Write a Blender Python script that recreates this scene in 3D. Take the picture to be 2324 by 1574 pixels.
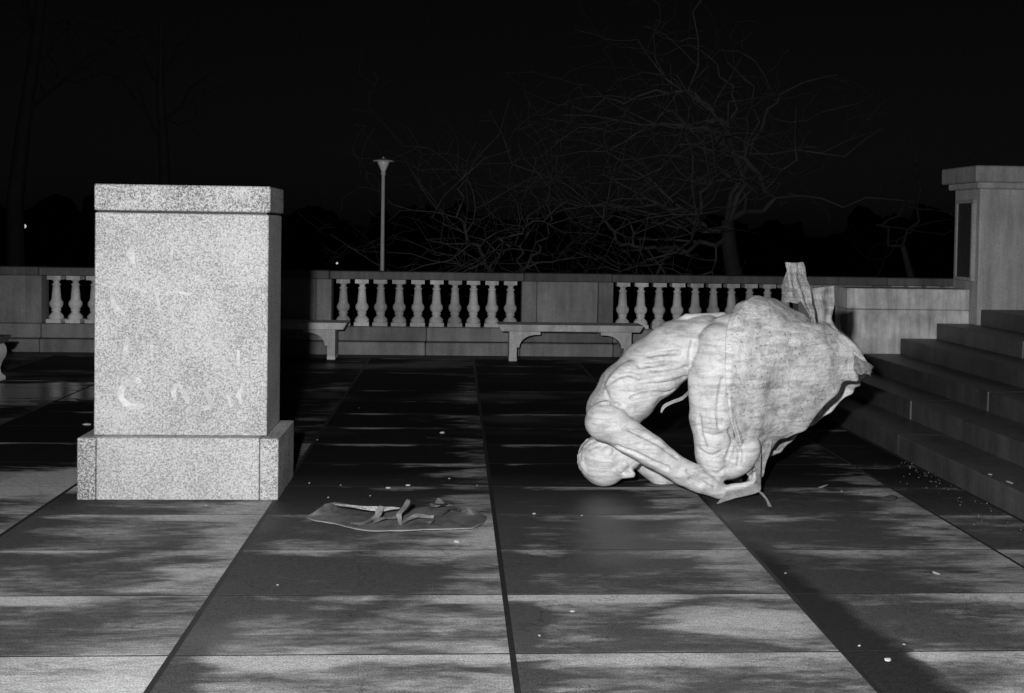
import bpy, bmesh, math, random
import numpy as np
from mathutils import Vector, Matrix, noise
random.seed(7); noise.seed_set(11)
sc = bpy.context.scene
COL = sc.collection
for o in list(bpy.data.objects):
    bpy.data.objects.remove(o)

# ------------------------------------------------------------------ camera
FPX, CX, CYP = 2439.2, 1162.0, 581.3          # calibrated in a 2324 px wide frame
YAW, PITCH, ROLL, EYE = 0.0522, 0.0246, 0.0147, 1.6
_f = Vector((math.sin(YAW)*math.cos(PITCH), math.cos(YAW)*math.cos(PITCH), -math.sin(PITCH)))
_r = Vector((math.cos(YAW), -math.sin(YAW), 0))
_u = _r.cross(_f)
_r, _u = math.cos(ROLL)*_r + math.sin(ROLL)*_u, -math.sin(ROLL)*_r + math.cos(ROLL)*_u
cam_d = bpy.data.cameras.new('camera')
cam = bpy.data.objects.new('camera', cam_d); COL.objects.link(cam)
cam.matrix_world = Matrix(((_r.x, _u.x, -_f.x, 0), (_r.y, _u.y, -_f.y, 0), (_r.z, _u.z, -_f.z, EYE), (0, 0, 0, 1)))
cam_d.sensor_width = 36; cam_d.sensor_fit = 'HORIZONTAL'
cam_d.lens = 36*FPX/2324
cam_d.shift_y = -(787.0-CYP)/2324
cam_d.clip_end = 4000
sc.camera = cam

# ------------------------------------------------------------------ night sky
w = bpy.data.worlds.new('World'); sc.world = w; w.use_nodes = True
nt = w.node_tree; nt.nodes.clear()
sky = nt.nodes.new('ShaderNodeTexSky'); sky.sky_type = 'NISHITA'; sky.sun_disc = False
sky.sun_elevation = math.radians(12); sky.sun_rotation = math.radians(200)
bw = nt.nodes.new('ShaderNodeRGBToBW'); bg = nt.nodes.new('ShaderNodeBackground'); wo = nt.nodes.new('ShaderNodeOutputWorld')
nt.links.new(sky.outputs[0], bw.inputs[0]); nt.links.new(bw.outputs[0], bg.inputs[0]); nt.links.new(bg.outputs[0], wo.inputs[0])
bg.inputs[1].default_value = 0.0005

# ------------------------------------------------------------------ the photographer's flash, held up and left of the camera
fl = bpy.data.lights.new('flash', 'POINT'); fl.energy = 2200; fl.shadow_soft_size = 0.07; fl.color = (1, 1, 1)
flo = bpy.data.objects.new('flash', fl); COL.objects.link(flo); flo.location = (-0.42, -0.05, 2.0)

sc.view_settings.view_transform = 'Standard'; sc.view_settings.look = 'None'
sc.view_settings.exposure = 0; sc.view_settings.gamma = 1; sc.view_settings.use_curve_mapping = False

def at(px, py, Y):
    d = _f + _r*((px-CX)/FPX) - _u*((py-CYP)/FPX)
    return Vector((0, 0, EYE)) + d*(Y/d.y)
def ground(px, py, z=0.0):
    d = _f + _r*((px-CX)/FPX) - _u*((py-CYP)/FPX)
    return Vector((0, 0, EYE)) + d*((z-EYE)/d.z)

# ------------------------------------------------------------------ helpers
def link(name, me, mat=None, parent=None, loc=None, smooth=False):
    o = bpy.data.objects.new(name, me); COL.objects.link(o)
    if mat and not me.materials: me.materials.append(mat)
    if parent: o.parent = parent
    if loc is not None: o.location = loc
    if smooth:
        me.polygons.foreach_set('use_smooth', [True]*len(me.polygons))
    return o
def empty(name, loc=(0, 0, 0)):
    o = bpy.data.objects.new(name, None); COL.objects.link(o); o.location = loc; o.empty_display_size = .1
    return o
def tag(o, label, cat, group=None):
    o['label'] = label; o['category'] = cat
    if group: o['group'] = group
    return o
def bm2me(bm, name='m'):
    me = bpy.data.meshes.new(name); bm.normal_update(); bm.to_mesh(me); bm.free(); return me
def box_me(sx, sy, sz, bev=0.006, seg=1, rough=0.0, seed=0):
    """box centred in x,y, standing on z=0"""
    bm = bmesh.new(); bmesh.ops.create_cube(bm, size=1)
    for v in bm.verts: v.co = Vector((v.co.x*sx, v.co.y*sy, (v.co.z+.5)*sz))
    if bev: bmesh.ops.bevel(bm, geom=bm.edges[:], offset=bev, segments=seg, affect='EDGES', profile=.5)
    if rough:
        for v in bm.verts: v.co += noise.noise_vector(v.co*9+Vector((seed*7.1, 0, 0)))*rough
    return bm2me(bm)
def span(name, x0, x1, y0, y1, z0, z1, mat, parent, bev=0.006, rough=0.0, seg=1):
    me = box_me(x1-x0, y1-y0, z1-z0, bev, seg, rough, seed=x0+z0)
    base = parent.location if parent else Vector((0, 0, 0))
    return link(name, me, mat, parent, Vector(((x0+x1)/2, (y0+y1)/2, z0))-base)
def prism_me(pts, y0, y1, bev=0.0):
    """outline in x,z extruded along y"""
    bm = bmesh.new()
    f = bm.faces.new([bm.verts.new((x, y0, z)) for x, z in pts])
    r = bmesh.ops.extrude_face_region(bm, geom=[f])
    for v in r['geom']:
        if isinstance(v, bmesh.types.BMVert): v.co.y = y1
    bmesh.ops.recalc_face_normals(bm, faces=bm.faces)
    if bev: bmesh.ops.bevel(bm, geom=bm.edges[:], offset=bev, segments=1, affect='EDGES')
    return bm2me(bm)
def lathe_me(prof, n=20):
    bm = bmesh.new(); rings = []
    for r, z in prof:
        rings.append([bm.verts.new((r*math.cos(2*math.pi*i/n), r*math.sin(2*math.pi*i/n), z)) for i in range(n)])
    for a, b in zip(rings, rings[1:]):
        for i in range(n): bm.faces.new((a[i], a[(i+1) % n], b[(i+1) % n], b[i]))
    bm.faces.new(rings[0][::-1]); bm.faces.new(rings[-1])
    return bm2me(bm)

# ------------------------------------------------------------------ materials (grey values only: the picture is black and white)
def G(v): return (v, v, v, 1)
class NT:
    def __init__(s, name):
        s.m = bpy.data.materials.new(name); s.m.use_nodes = True
        s.t = s.m.node_tree; s.n = s.t.nodes; s.b = s.n['Principled BSDF']
    def new(s, t, **kw):
        n = s.n.new(t)
        for k, v in kw.items(): setattr(n, k, v)
        return n
    def put(s, sock, v):
        if hasattr(v, 'is_linked'): s.t.links.new(v, sock)
        else: sock.default_value = v
    def pos(s):
        return s.new('ShaderNodeNewGeometry').outputs['Position']
    def obj(s):
        return s.new('ShaderNodeTexCoord').outputs['Object']
    def mapv(s, v, scale=(1, 1, 1), loc=(0, 0, 0)):
        n = s.new('ShaderNodeMapping'); s.put(n.inputs[0], v)
        n.inputs['Scale'].default_value = scale; n.inputs['Location'].default_value = loc
        return n.outputs[0]
    def noise(s, v, scale, detail=4, rough=.55, dist=0):
        n = s.new('ShaderNodeTexNoise'); s.put(n.inputs['Vector'], v)
        n.inputs['Scale'].default_value = scale; n.inputs['Detail'].default_value = detail
        n.inputs['Roughness'].default_value = rough; n.inputs['Distortion'].default_value = dist
        return n.outputs[0]
    def voro(s, v, scale, feature='F1', out=0):
        n = s.new('ShaderNodeTexVoronoi', feature=feature); s.put(n.inputs['Vector'], v); n.inputs['Scale'].default_value = scale
        return n.outputs[out]
    def rng(s, v, a, b, c=0.0, d=1.0, smooth=False):
        n = s.new('ShaderNodeMapRange'); n.interpolation_type = 'SMOOTHSTEP' if smooth else 'LINEAR'
        s.put(n.inputs[0], v)
        for i, q in enumerate((a, b, c, d)): s.put(n.inputs[i+1], q)
        return n.outputs[0]
    def math(s, op, a, b=0.0, clamp=False):
        n = s.new('ShaderNodeMath', operation=op, use_clamp=clamp); s.put(n.inputs[0], a); s.put(n.inputs[1], b)
        return n.outputs[0]
    def sep(s, v):
        n = s.new('ShaderNodeSeparateXYZ'); s.put(n.inputs[0], v); return n.outputs
    def mixf(s, f, a, b):
        n = s.new('ShaderNodeMix'); n.data_type = 'FLOAT'
        s.put(n.inputs[0], f); s.put(n.inputs[2], a); s.put(n.inputs[3], b); return n.outputs[0]
    def bump(s, h, strength=.3, dist=.01):
        n = s.new('ShaderNodeBump'); n.inputs['Strength'].default_value = strength; n.inputs['Distance'].default_value = dist
        s.put(n.inputs['Height'], h); s.t.links.new(n.outputs[0], s.b.inputs['Normal'])
    def col(s, v): s.put(s.b.inputs['Base Color'], v)
    def set(s, **kw):
        for k, v in kw.items(): s.put(s.b.inputs[k.replace('_', ' ')], v)

def granite(name, lo, hi, patch=0.12):
    m = NT(name); p = m.pos()
    n1 = m.noise(p, 92, 4, .8)
    cell = m.voro(p, 150, out=1)
    n2 = m.sep(cell)[0]
    big = m.noise(p, 3.0, 4, .6)
    s = m.math('ADD', m.math('MULTIPLY', n1, .80), m.math('MULTIPLY', n2, .20))
    s = m.math('ADD', s, m.rng(big, .3, .7, -patch*.4, patch*.4))
    m.col(m.rng(s, .37, .60, lo, hi))
    m.set(Roughness=.75); m.bump(n1, .25, .004)
    return m.m
M_GRAN = granite('pedestal_granite', .20, .56)
M_GRANC = granite('pedestal_cap_granite', .10, .54, .2)

def limestone(name, v, dark=.45, scale=1.0, rough=.85):
    m = NT(name); p = m.pos()
    r = m.new('ShaderNodeObjectInfo').outputs['Random']
    big = m.noise(p, 1.6*scale, 5, .6)
    fine = m.noise(p, 40*scale, 4, .65)
    st = m.noise(m.mapv(p, (7, 7, .9)), 1.2*scale, 4, .6)
    x = m.math('MULTIPLY', m.rng(big, .3, .7, dark+.2, 1.1), m.rng(fine, .3, .7, .82, 1.1))
    x = m.math('MULTIPLY', x, m.rng(st, .35, .62, .72, 1.05))
    x = m.math('MULTIPLY', x, m.rng(r, 0, 1, .68, 1.14))
    m.col(m.math('MULTIPLY', x, v)); m.set(Roughness=rough); m.bump(fine, .3, .006)
    return m.m
M_BAL = limestone('balustrade_limestone', .34)
M_COPE = limestone('coping_limestone', .17)
M_BALU = limestone('baluster_limestone', .80)
M_BENCH = limestone('bench_stone', .74, .7)
M_WALL = limestone('low_wall_stone', .98, .3, 2.6)
M_PIL = limestone('pillar_stone', .34, .6, 1.2)
M_STEP = limestone('step_stone', .074, .35, 1.3, .5)

def flat(name, v, rough=.6, metal=0.0, nz=0.0, scale=20):
    m = NT(name)
    if nz:
        n = m.noise(m.obj(), scale, 4, .6); m.col(m.rng(n, .3, .7, v*(1-nz), v*(1+nz))); m.bump(n, .2, .004)
    else: m.col(G(v))
    m.set(Roughness=rough, Metallic=metal); return m.m
M_MARB = flat('white_marble', .88, .5, 0, .06, 8)
M_PLAQUE = flat('plaque_bronze', .03, .45, 0, .3)
M_POLE = flat('lamp_pole_paint', .58, .35, 0, .12, 6)
M_LGLASS = flat('lamp_frosted_glass', .85, .2)
M_CHIP = flat('pale_chip', .42, .6, 0, .1, 60)
M_DARKCHIP = flat('dark_clod', .03, .9, 0, .4, 30)
M_LAWN = flat('night_lawn', .035, .95, 0, .4, .8)
M_BARK = flat('bark', .066, .9, 0, .35, 3)
M_TRUNK = flat('dark_trunk_bark', .03, .9, 0, .35, 3)
M_BARK2 = flat('far_bark', .022, .9, 0, .35, 3)

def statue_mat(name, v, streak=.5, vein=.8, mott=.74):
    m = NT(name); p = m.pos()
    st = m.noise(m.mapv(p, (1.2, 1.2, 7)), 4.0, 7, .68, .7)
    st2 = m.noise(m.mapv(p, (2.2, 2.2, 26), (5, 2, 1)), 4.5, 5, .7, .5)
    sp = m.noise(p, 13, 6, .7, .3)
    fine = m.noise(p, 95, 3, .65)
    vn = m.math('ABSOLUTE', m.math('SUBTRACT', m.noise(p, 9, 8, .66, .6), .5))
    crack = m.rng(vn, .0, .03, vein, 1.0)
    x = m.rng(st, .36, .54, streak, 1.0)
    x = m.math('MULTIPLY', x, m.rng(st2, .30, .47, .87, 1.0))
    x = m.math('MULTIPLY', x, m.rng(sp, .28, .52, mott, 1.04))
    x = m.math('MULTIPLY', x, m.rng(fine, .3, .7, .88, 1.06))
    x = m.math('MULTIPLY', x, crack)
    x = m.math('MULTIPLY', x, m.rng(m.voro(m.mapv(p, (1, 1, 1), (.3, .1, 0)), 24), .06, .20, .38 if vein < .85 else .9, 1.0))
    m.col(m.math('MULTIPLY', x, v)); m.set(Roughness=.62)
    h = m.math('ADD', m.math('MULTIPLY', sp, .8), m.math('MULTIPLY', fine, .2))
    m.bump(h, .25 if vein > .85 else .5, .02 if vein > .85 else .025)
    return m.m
M_FIG = statue_mat('pale_weathered_bronze', .62, .64, .95, .68)
M_SHELL = statue_mat('weathered_bronze_shell', .68, .58, .66, .68)
M_STRIP = statue_mat('torn_bronze', .62, .6, .92)
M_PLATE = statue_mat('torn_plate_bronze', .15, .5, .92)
M_STRAP = statue_mat('twisted_strap_bronze', .36, .5, .92)

X0, SX, Y0, SY = -1.035, 1.2686, 4.0123, .6567      # paving grid
def paver(name):
    m = NT(name); p = m.pos(); o = m.obj()
    rnd = m.new('ShaderNodeObjectInfo').outputs['Random']
    P = m.sep(p); O = m.sep(o)
    nb = m.noise(m.mapv(p, (.75, 1.5, 1)), 1.15, 4, .55, .4)
    nm = m.noise(m.mapv(p, (.9, 2.9, 1)), 2.1, 8, .62, .5)
    nf = m.noise(m.mapv(p, (1, 2.2, 1)), 26, 4, .65)
    gr = m.noise(p, 150, 3, .75)
    # slabs lie slightly tilted: the far and right-hand margins drain first, the left margin holds water
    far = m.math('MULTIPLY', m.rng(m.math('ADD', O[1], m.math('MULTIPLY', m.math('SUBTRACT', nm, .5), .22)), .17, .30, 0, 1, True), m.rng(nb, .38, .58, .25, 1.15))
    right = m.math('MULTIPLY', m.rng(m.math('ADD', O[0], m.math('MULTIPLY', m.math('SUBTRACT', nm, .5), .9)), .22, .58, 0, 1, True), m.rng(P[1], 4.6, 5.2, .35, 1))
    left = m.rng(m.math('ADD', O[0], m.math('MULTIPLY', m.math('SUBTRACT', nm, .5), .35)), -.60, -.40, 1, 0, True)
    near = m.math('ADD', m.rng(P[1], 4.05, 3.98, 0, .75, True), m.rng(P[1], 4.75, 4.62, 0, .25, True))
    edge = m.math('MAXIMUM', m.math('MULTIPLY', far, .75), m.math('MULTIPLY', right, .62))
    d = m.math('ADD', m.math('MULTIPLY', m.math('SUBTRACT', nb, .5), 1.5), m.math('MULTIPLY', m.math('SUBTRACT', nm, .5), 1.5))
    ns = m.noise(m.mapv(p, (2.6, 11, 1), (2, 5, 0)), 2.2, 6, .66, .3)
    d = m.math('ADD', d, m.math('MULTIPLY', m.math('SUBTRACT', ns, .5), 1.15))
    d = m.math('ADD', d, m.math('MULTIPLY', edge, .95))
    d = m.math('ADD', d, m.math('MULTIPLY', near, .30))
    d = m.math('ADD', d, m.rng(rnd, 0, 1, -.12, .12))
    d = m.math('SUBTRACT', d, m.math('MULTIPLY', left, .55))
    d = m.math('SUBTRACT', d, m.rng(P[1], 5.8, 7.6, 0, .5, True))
    def blob(x, y, rx, ry, amt):
        a = m.math('POWER', m.math('DIVIDE', m.math('SUBTRACT', P[0], x), rx), 2)
        b = m.math('POWER', m.math('DIVIDE', m.math('SUBTRACT', P[1], y), ry), 2)
        e = m.math('ADD', m.math('SQRT', m.math('ADD', a, b)), m.math('MULTIPLY', m.math('SUBTRACT', nm, .5), 2.2))
        return m.math('MULTIPLY', m.rng(e, .6, 1.15, 1, 0, True), amt)
    for q in ((-2.75, 6.72, .95, .42, 1.15), (1.20, 4.34, .40, .20, .75), (-1.5, 3.75, 1.2, .5, .22), (2.55, 4.9, .5, .5, .25)):
        d = m.math('ADD', d, blob(*q))
    # water standing in the sunk strip right of one long joint
    band = m.math('SUBTRACT', m.math('SUBTRACT', P[0], X0+2*SX), m.math('ADD', m.rng(P[1], 3.4, 5.4, .30, .07), m.math('MULTIPLY', m.math('SUBTRACT', nm, .5), .25)))
    band = m.math('MULTIPLY', m.rng(band, -.05, .05, 1, 0, True), m.rng(P[0], X0+2*SX-.003, X0+2*SX+.003))
    band = m.math('MULTIPLY', band, m.rng(P[1], 5.2, 5.9, 1, 0, True))
    d = m.math('SUBTRACT', d, m.math('MULTIPLY', band, 1.6))
    d = m.math('SUBTRACT', d, .14)
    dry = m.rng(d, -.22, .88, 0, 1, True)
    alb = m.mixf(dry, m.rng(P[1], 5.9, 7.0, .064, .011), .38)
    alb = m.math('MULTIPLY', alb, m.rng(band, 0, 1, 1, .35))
    alb = m.math('MULTIPLY', alb, m.rng(nf, .3, .7, .74, 1.2))
    alb = m.math('MULTIPLY', alb, m.rng(gr, .32, .68, .35, 1.65))
    alb = m.math('MULTIPLY', alb, m.rng(rnd, 0, 1, .86, 1.14))
    crk = m.math('ABSOLUTE', m.math('SUBTRACT', m.noise(m.mapv(p, (1, 1, 1), (3, 9, 0)), 1.1, 7, .6, .8), .5))
    alb = m.math('MULTIPLY', alb, m.rng(crk, 0, .004, .55, 1))
    m.col(alb)
    pud = m.rng(m.noise(m.mapv(p, (.5, .9, 1), (1.7, 4.2, 0)), .8, 3, .5), .36, .48, .45, 0, True)
    pud = m.math('MAXIMUM', pud, blob(-4.3, 10.3, 1.6, .75, 1.0))
    wr = m.mixf(pud, .68, .06)
    m.set(Roughness=m.mixf(dry, wr, .85))
    m.put(m.b.inputs['Specular IOR Level'], m.mixf(dry, m.mixf(pud, .06, .45), .2))
    m.bump(m.math('ADD', m.math('MULTIPLY', nf, .6), m.math('MULTIPLY', gr, .4)), .22, .004)
    return m.m
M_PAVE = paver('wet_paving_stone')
M_BED = flat('dark_joint_mortar', .012, .6, 0, .3, 20)

# ================================================================== ground and setting
def grid_sheet(name, xs, ys, zf, mat):
    vs = [(x, y, zf(x, y)) for y in ys for x in xs]; n = len(xs)
    fs = [(j*n+i, j*n+i+1, (j+1)*n+i+1, (j+1)*n+i) for j in range(len(ys)-1) for i in range(n-1)]
    me = bpy.data.meshes.new(name); me.from_pydata(vs, [], fs)
    return link(name, me, mat, smooth=True)
def lawn_z(x, y):
    pts = [(-1000, -.25), (14, -.25), (18, -.9), (30, -2.6), (60, -5), (120, -7), (3000, -7)]
    for (a, za), (b, zb) in zip(pts, pts[1:]):
        if y <= b: return za+(zb-za)*(y-a)/(b-a)
    return -7
lawn = grid_sheet('lawn', [-2500, -600, -150, -60, -30, -15, -5, 5, 15, 30, 60, 150, 600, 2500],
                  [-400, -60, -20, 0, 8, 14, 16, 18, 22, 26, 30, 45, 60, 90, 120, 400, 1200, 3000], lawn_z, M_LAWN)
lawn['kind'] = 'structure'

STEPX, RISE, TREAD = 3.23, .15, .36
pave = span('pavement', -12, STEPX+.3, -6, 14.0, -.24, -.0009, M_BED, None, 0); pave['kind'] = 'structure'
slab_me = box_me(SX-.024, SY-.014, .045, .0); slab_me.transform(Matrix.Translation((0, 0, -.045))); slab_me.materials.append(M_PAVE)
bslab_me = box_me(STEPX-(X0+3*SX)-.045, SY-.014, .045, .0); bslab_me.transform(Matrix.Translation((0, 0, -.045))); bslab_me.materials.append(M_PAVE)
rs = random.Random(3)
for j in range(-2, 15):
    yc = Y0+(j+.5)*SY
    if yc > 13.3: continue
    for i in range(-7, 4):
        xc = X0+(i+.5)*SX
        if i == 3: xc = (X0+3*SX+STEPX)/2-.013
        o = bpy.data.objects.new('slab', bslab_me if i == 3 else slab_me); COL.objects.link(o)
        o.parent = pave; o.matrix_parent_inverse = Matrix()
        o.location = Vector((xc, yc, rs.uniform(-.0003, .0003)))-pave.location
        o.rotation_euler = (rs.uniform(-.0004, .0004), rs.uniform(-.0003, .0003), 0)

# ------------------------------------------------------------------ steps on the right
WALLY = 10.2
steps = span('steps', STEPX+.06, 9.5, -5, WALLY-.01, -.2, -.03, M_BED, None, 0); steps['kind'] = 'structure'
NSTEP = 6
for k in range(NSTEP):
    xa = STEPX+k*TREAD; xb = STEPX+(k+1)*TREAD+.03 if k < NSTEP-1 else 9.5
    cuts = [-5+.55*(k % 3)]
    first = [7.62, 8.25, 7.75, 6.9, 8.6, 7.3, 8.0, 7.0][k]
    ys = sorted([first-1.9*q for q in range(0, 7)]+[WALLY-.004])
    ys = [y for y in ys if y > -4.6]
    for ya, yb in zip(ys, ys[1:]):
        o = span('step_block', xa+rs.uniform(-.006, .006), xb, ya+.004, yb-.004, RISE*k-.04, RISE*(k+1)+rs.uniform(-.003, .003), M_STEP, steps, .012, .004, 2)

# ------------------------------------------------------------------ low wall and pillar beside the steps
lw = empty('low_wall', (4.39, WALLY+.17, 0)); tag(lw, 'low pale stone wall closing the far end of the steps', 'wall')
span('wall_block', 3.79, 5.0, WALLY, WALLY+.34, 0, .875, M_WALL, lw, .008, .003)
span('wall_block', 3.785, 5.0, WALLY-.006, WALLY+.345, .879, 1.08, M_WALL, lw, .008, .003)
pl = empty('stone_pillar', (5.6, 10.3, 0)); tag(pl, 'tall square stone pillar with flat cap and dark side plaque', 'pillar')
span('shaft', 5.0, 6.25, 10.04, 10.56, 0, 2.06, M_PIL, pl, .01, .003)
cap = span('cap', 4.90, 6.35, 9.93, 10.66, 2.115, 2.27, M_PIL, pl, .012, .003)
span('cap_moulding', 4.95, 6.30, 9.985, 10.61, 2.055, 2.12, M_PIL, pl, .01)
span('plaque', 4.975, 5.02, 10.15, 10.44, 1.20, 1.92, M_PLAQUE, pl, .006)
for z0_, z1_, y0_, y1_ in ((1.92, 1.955, 10.115, 10.475), (1.165, 1.20, 10.115, 10.475), (1.2, 1.92, 10.115, 10.15), (1.2, 1.92, 10.44, 10.475)):
    span('plaque_frame', 4.965, 5.02, y0_, y1_, z0_, z1_, M_PIL, pl, .005)

# ------------------------------------------------------------------ balustrade
BY = 13.6                       # front plane of the plinth
bal = empty('balustrade', (0, BY+.15, 0)); tag(bal, 'long stone balustrade with turned balusters along the far terrace edge', 'balustrade')
PER, B0 = 3.575, -1.56          # bay period, left end of the middle bay
PIER, PILA = 1.17, .19
bal_prof = [(.088, .045), (.09, .06), (.088, .085), (.072, .105), (.052, .125), (.046, .140), (.058, .150), (.058, .165), (.050, .172),
            (.066, .190), (.080, .215), (.084, .240), (.078, .265), (.062, .285), (.056, .31), (.053, .36), (.048, .42), (.043, .462), (.052, .470), (.052, .485), (.038, .493),
            (.034, .515), (.050, .530), (.062, .542)]
bm = bmesh.new(); bm.from_mesh(lathe_me(bal_prof, 18))
for f_ in bm.faces: f_.smooth = True
for (s_, z_, h_) in ((.186, .0, .047), (.168, .54, .05)):
    g_ = bmesh.ops.create_cube(bm, size=1)
    for v in g_['verts']: v.co = Vector((v.co.x*s_, v.co.y*s_, z_+(v.co.z+.5)*h_))
balu_me = bm2me(bm, 'baluster'); balu_me.materials.append(M_BALU)
ZP, ZC = .345, .945             # top of plinth, underside of coping
for k in range(-2, 3):
    xb0 = B0+k*PER; xb1 = xb0+(PER-PIER)
    if xb0 > 7.5: continue
    sp = (xb1-xb0)/10.18
    for i in range(10):
        o = bpy.data.objects.new('baluster', balu_me); COL.objects.link(o); o.parent = bal
        o.location = Vector((xb0+sp*(i+.59), BY+.14, ZP+.005))-bal.location
        o.rotation_euler = (0, 0, rs.uniform(-.06, .06))
    xp = xb1                     # pier to the right of the bay
    span('pilaster', xp, xp+PILA, BY+.02, BY+.27, ZP+.003, ZC-.003, M_BAL, bal, .008)
    span('panel', xp+PILA+.006, xp+PIER-PILA-.006, BY+.045, BY+.25, ZP+.003, ZC-.003, M_BAL, bal, .008)
    span('pilaster', xp+PIER-PILA, xp+PIER, BY+.02, BY+.27, ZP+.003, ZC-.003, M_BAL, bal, .008)
    span('coping', xb0-.02, xb1+.02, BY-.02, BY+.30, ZC, ZC+.10, M_COPE, bal, .014, 0, 2)
    span('coping', xb1+.026, xb1+PIER-.026, BY-.026, BY+.306, ZC, ZC+.104, M_COPE, bal, .014, 0, 2)
    for q in range(2):
        span('plinth_block', xb0+q*(xb1-xb0)/2+.003, xb0+(q+1)*(xb1-xb0)/2-.003, BY, BY+.28, .168, ZP, M_BAL, bal, .01)
    span('plinth_block', xb1+.003, xb1+PIER-.003, BY-.01, BY+.29, .168, ZP, M_BAL, bal, .01)
    for q in range(3):
        a = xb0+q*PER/3
        span('base_block', a+.004, a+PER/3-.004, BY-.055, BY+.33, -.05, .158, M_BAL, bal, .012, .003)

# ------------------------------------------------------------------ stone benches
def bench_parts(root, W=1.78, mat=M_BENCH, D=.42):
    h = .45; t = .085
    bm = bmesh.new(); bmesh.ops.create_cube(bm, size=1)
    for v in bm.verts:
        top = v.co.z > 0
        v.co = Vector((v.co.x*(W if top else W-.09), v.co.y*(D if top else D-.06), h if top else h-t))
    bmesh.ops.bevel(bm, geom=bm.edges[:], offset=.008, segments=1, affect='EDGES')
    link('seat', bm2me(bm), mat, root)
    for s in (-1, 1):
        lx = s*(W/2-.19)
        pts = [(-.046, 0), (.046, 0), (.046, .17)]
        for a in range(0, 10):
            an = math.radians(90*a/9)
            pts.append((.046+.03+.21*(1-math.cos(an)), .17+.155*math.sin(an)) if True else None)
        pts += [(.33, .325), (.33, h-t-.002), (-.046, h-t-.002)]
        pts = [(x*(-s), z) for x, z in pts]
        me = prism_me(pts, -D/2+.06, D/2-.06, 0)
        l = link('leg', me, mat, root, (lx, 0, 0))
        f = link('foot', box_me(.10, D-.10, .045, .008), mat, l, (0, 0, 0)); f.location = (0, 0, .0)
    return root
b1 = empty('stone_bench', ((at(1296, 760, 12.95)).x, 13.14, 0)); tag(b1, 'stone bench with curved brackets behind the toppled statue, before the balustrade', 'bench', 'stone benches on the terrace')
bench_parts(b1)
b2 = empty('stone_bench', ((at(617, 760, 12.95)).x, 13.14, 0)); tag(b2, 'stone bench with curved brackets half hidden behind the granite pedestal', 'bench', 'stone benches on the terrace')
bench_parts(b2)
# a third, scroll-legged bench cut by the left edge of the frame
b3 = empty('stone_bench', (-5.36, 10.95, 0)); tag(b3, 'stone bench with scrolled leg cut off by the left picture edge', 'bench', 'stone benches on the terrace')
bm = bmesh.new(); bmesh.ops.create_cube(bm, size=1)
for v in bm.verts:
    v.co = Vector((v.co.x*(1.72 if v.co.z > 0 else 1.62), v.co.y*.46, .455 if v.co.z > 0 else .375))
bmesh.ops.bevel(bm, geom=bm.edges[:], offset=.01, segments=1, affect='EDGES')
link('seat', bm2me(bm), M_COPE, b3)
scroll = [(.05, 0), (.05, .035), (.005, .07), (-.005, .12), (.015, .18), (.05, .24), (.062, .29), (.055, .335), (.03, .372),
          (-.10, .372), (-.075, .32), (-.08, .26), (-.11, .18), (-.12, .10), (-.10, .05), (-.10, 0)]
for s in (-1, 1):
    me = prism_me([(x*s, z) for x, z in scroll], -.19, .19, .006)
    link('leg', me, M_MARB, b3, (s*.76, 0, 0))

# ------------------------------------------------------------------ lamp post beyond the balustrade
lp = empty('lamp_post', (-1.156, 17.0, lawn_z(0, 17)-.02)); tag(lp, 'slim pale lamp post with a flat disc-topped cone lantern beyond balustrade', 'lamp post')
zb = lp.location.z
link('pole', lathe_me([(.075, 0), (.075, .25), (.05, .30), (.034, 1.0), (.027, 2.42-zb), (.038, 2.43-zb), (.038, 2.47-zb), (.03, 2.48-zb)], 16), M_POLE, lp, smooth=True)
link('lantern', lathe_me([(.03, 2.475-zb), (.04, 2.50-zb), (.065, 2.55-zb), (.088, 2.60-zb), (.098, 2.64-zb), (.09, 2.642-zb)], 24), M_LGLASS, lp, smooth=True)
link('disc_cap', lathe_me([(.08, 2.640-zb), (.165, 2.630-zb), (.172, 2.640-zb), (.165, 2.650-zb), (.06, 2.675-zb), (.014, 2.69-zb), (.008, 2.71-zb)], 28), M_POLE, lp)

# ------------------------------------------------------------------ far lit lamps
ml = NT('far_lamp_glow'); ml.b.inputs['Emission Color'].default_value = G(1); ml.b.inputs['Emission Strength'].default_value = .55
for (px, py, r, lab) in ((55, 514, .17, 'brighter of two tiny far lamps glowing left of the pedestal'), (28, 555, .09, 'fainter tiny far lamp glowing at the far left above balustrade'),
                         (765, 598, .09, 'tiny far lamp glowing just above the balustrade left of the lamp post')):
    c = at(px, py, 90); gz = lawn_z(0, 90)
    t = empty('street_lamp', (c.x, c.y, gz)); tag(t, lab, 'street lamp', 'far street lamps')
    link('pole', lathe_me([(.05, -.05), (.04, c.z-gz-r*.9)], 8), M_LAWN, t)
    link('globe', lathe_me([(r*math.sin(a*math.pi/8)+.001, c.z-gz-r*math.cos(a*math.pi/8)) for a in range(9)], 12), ml.m, t, smooth=True)

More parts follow.
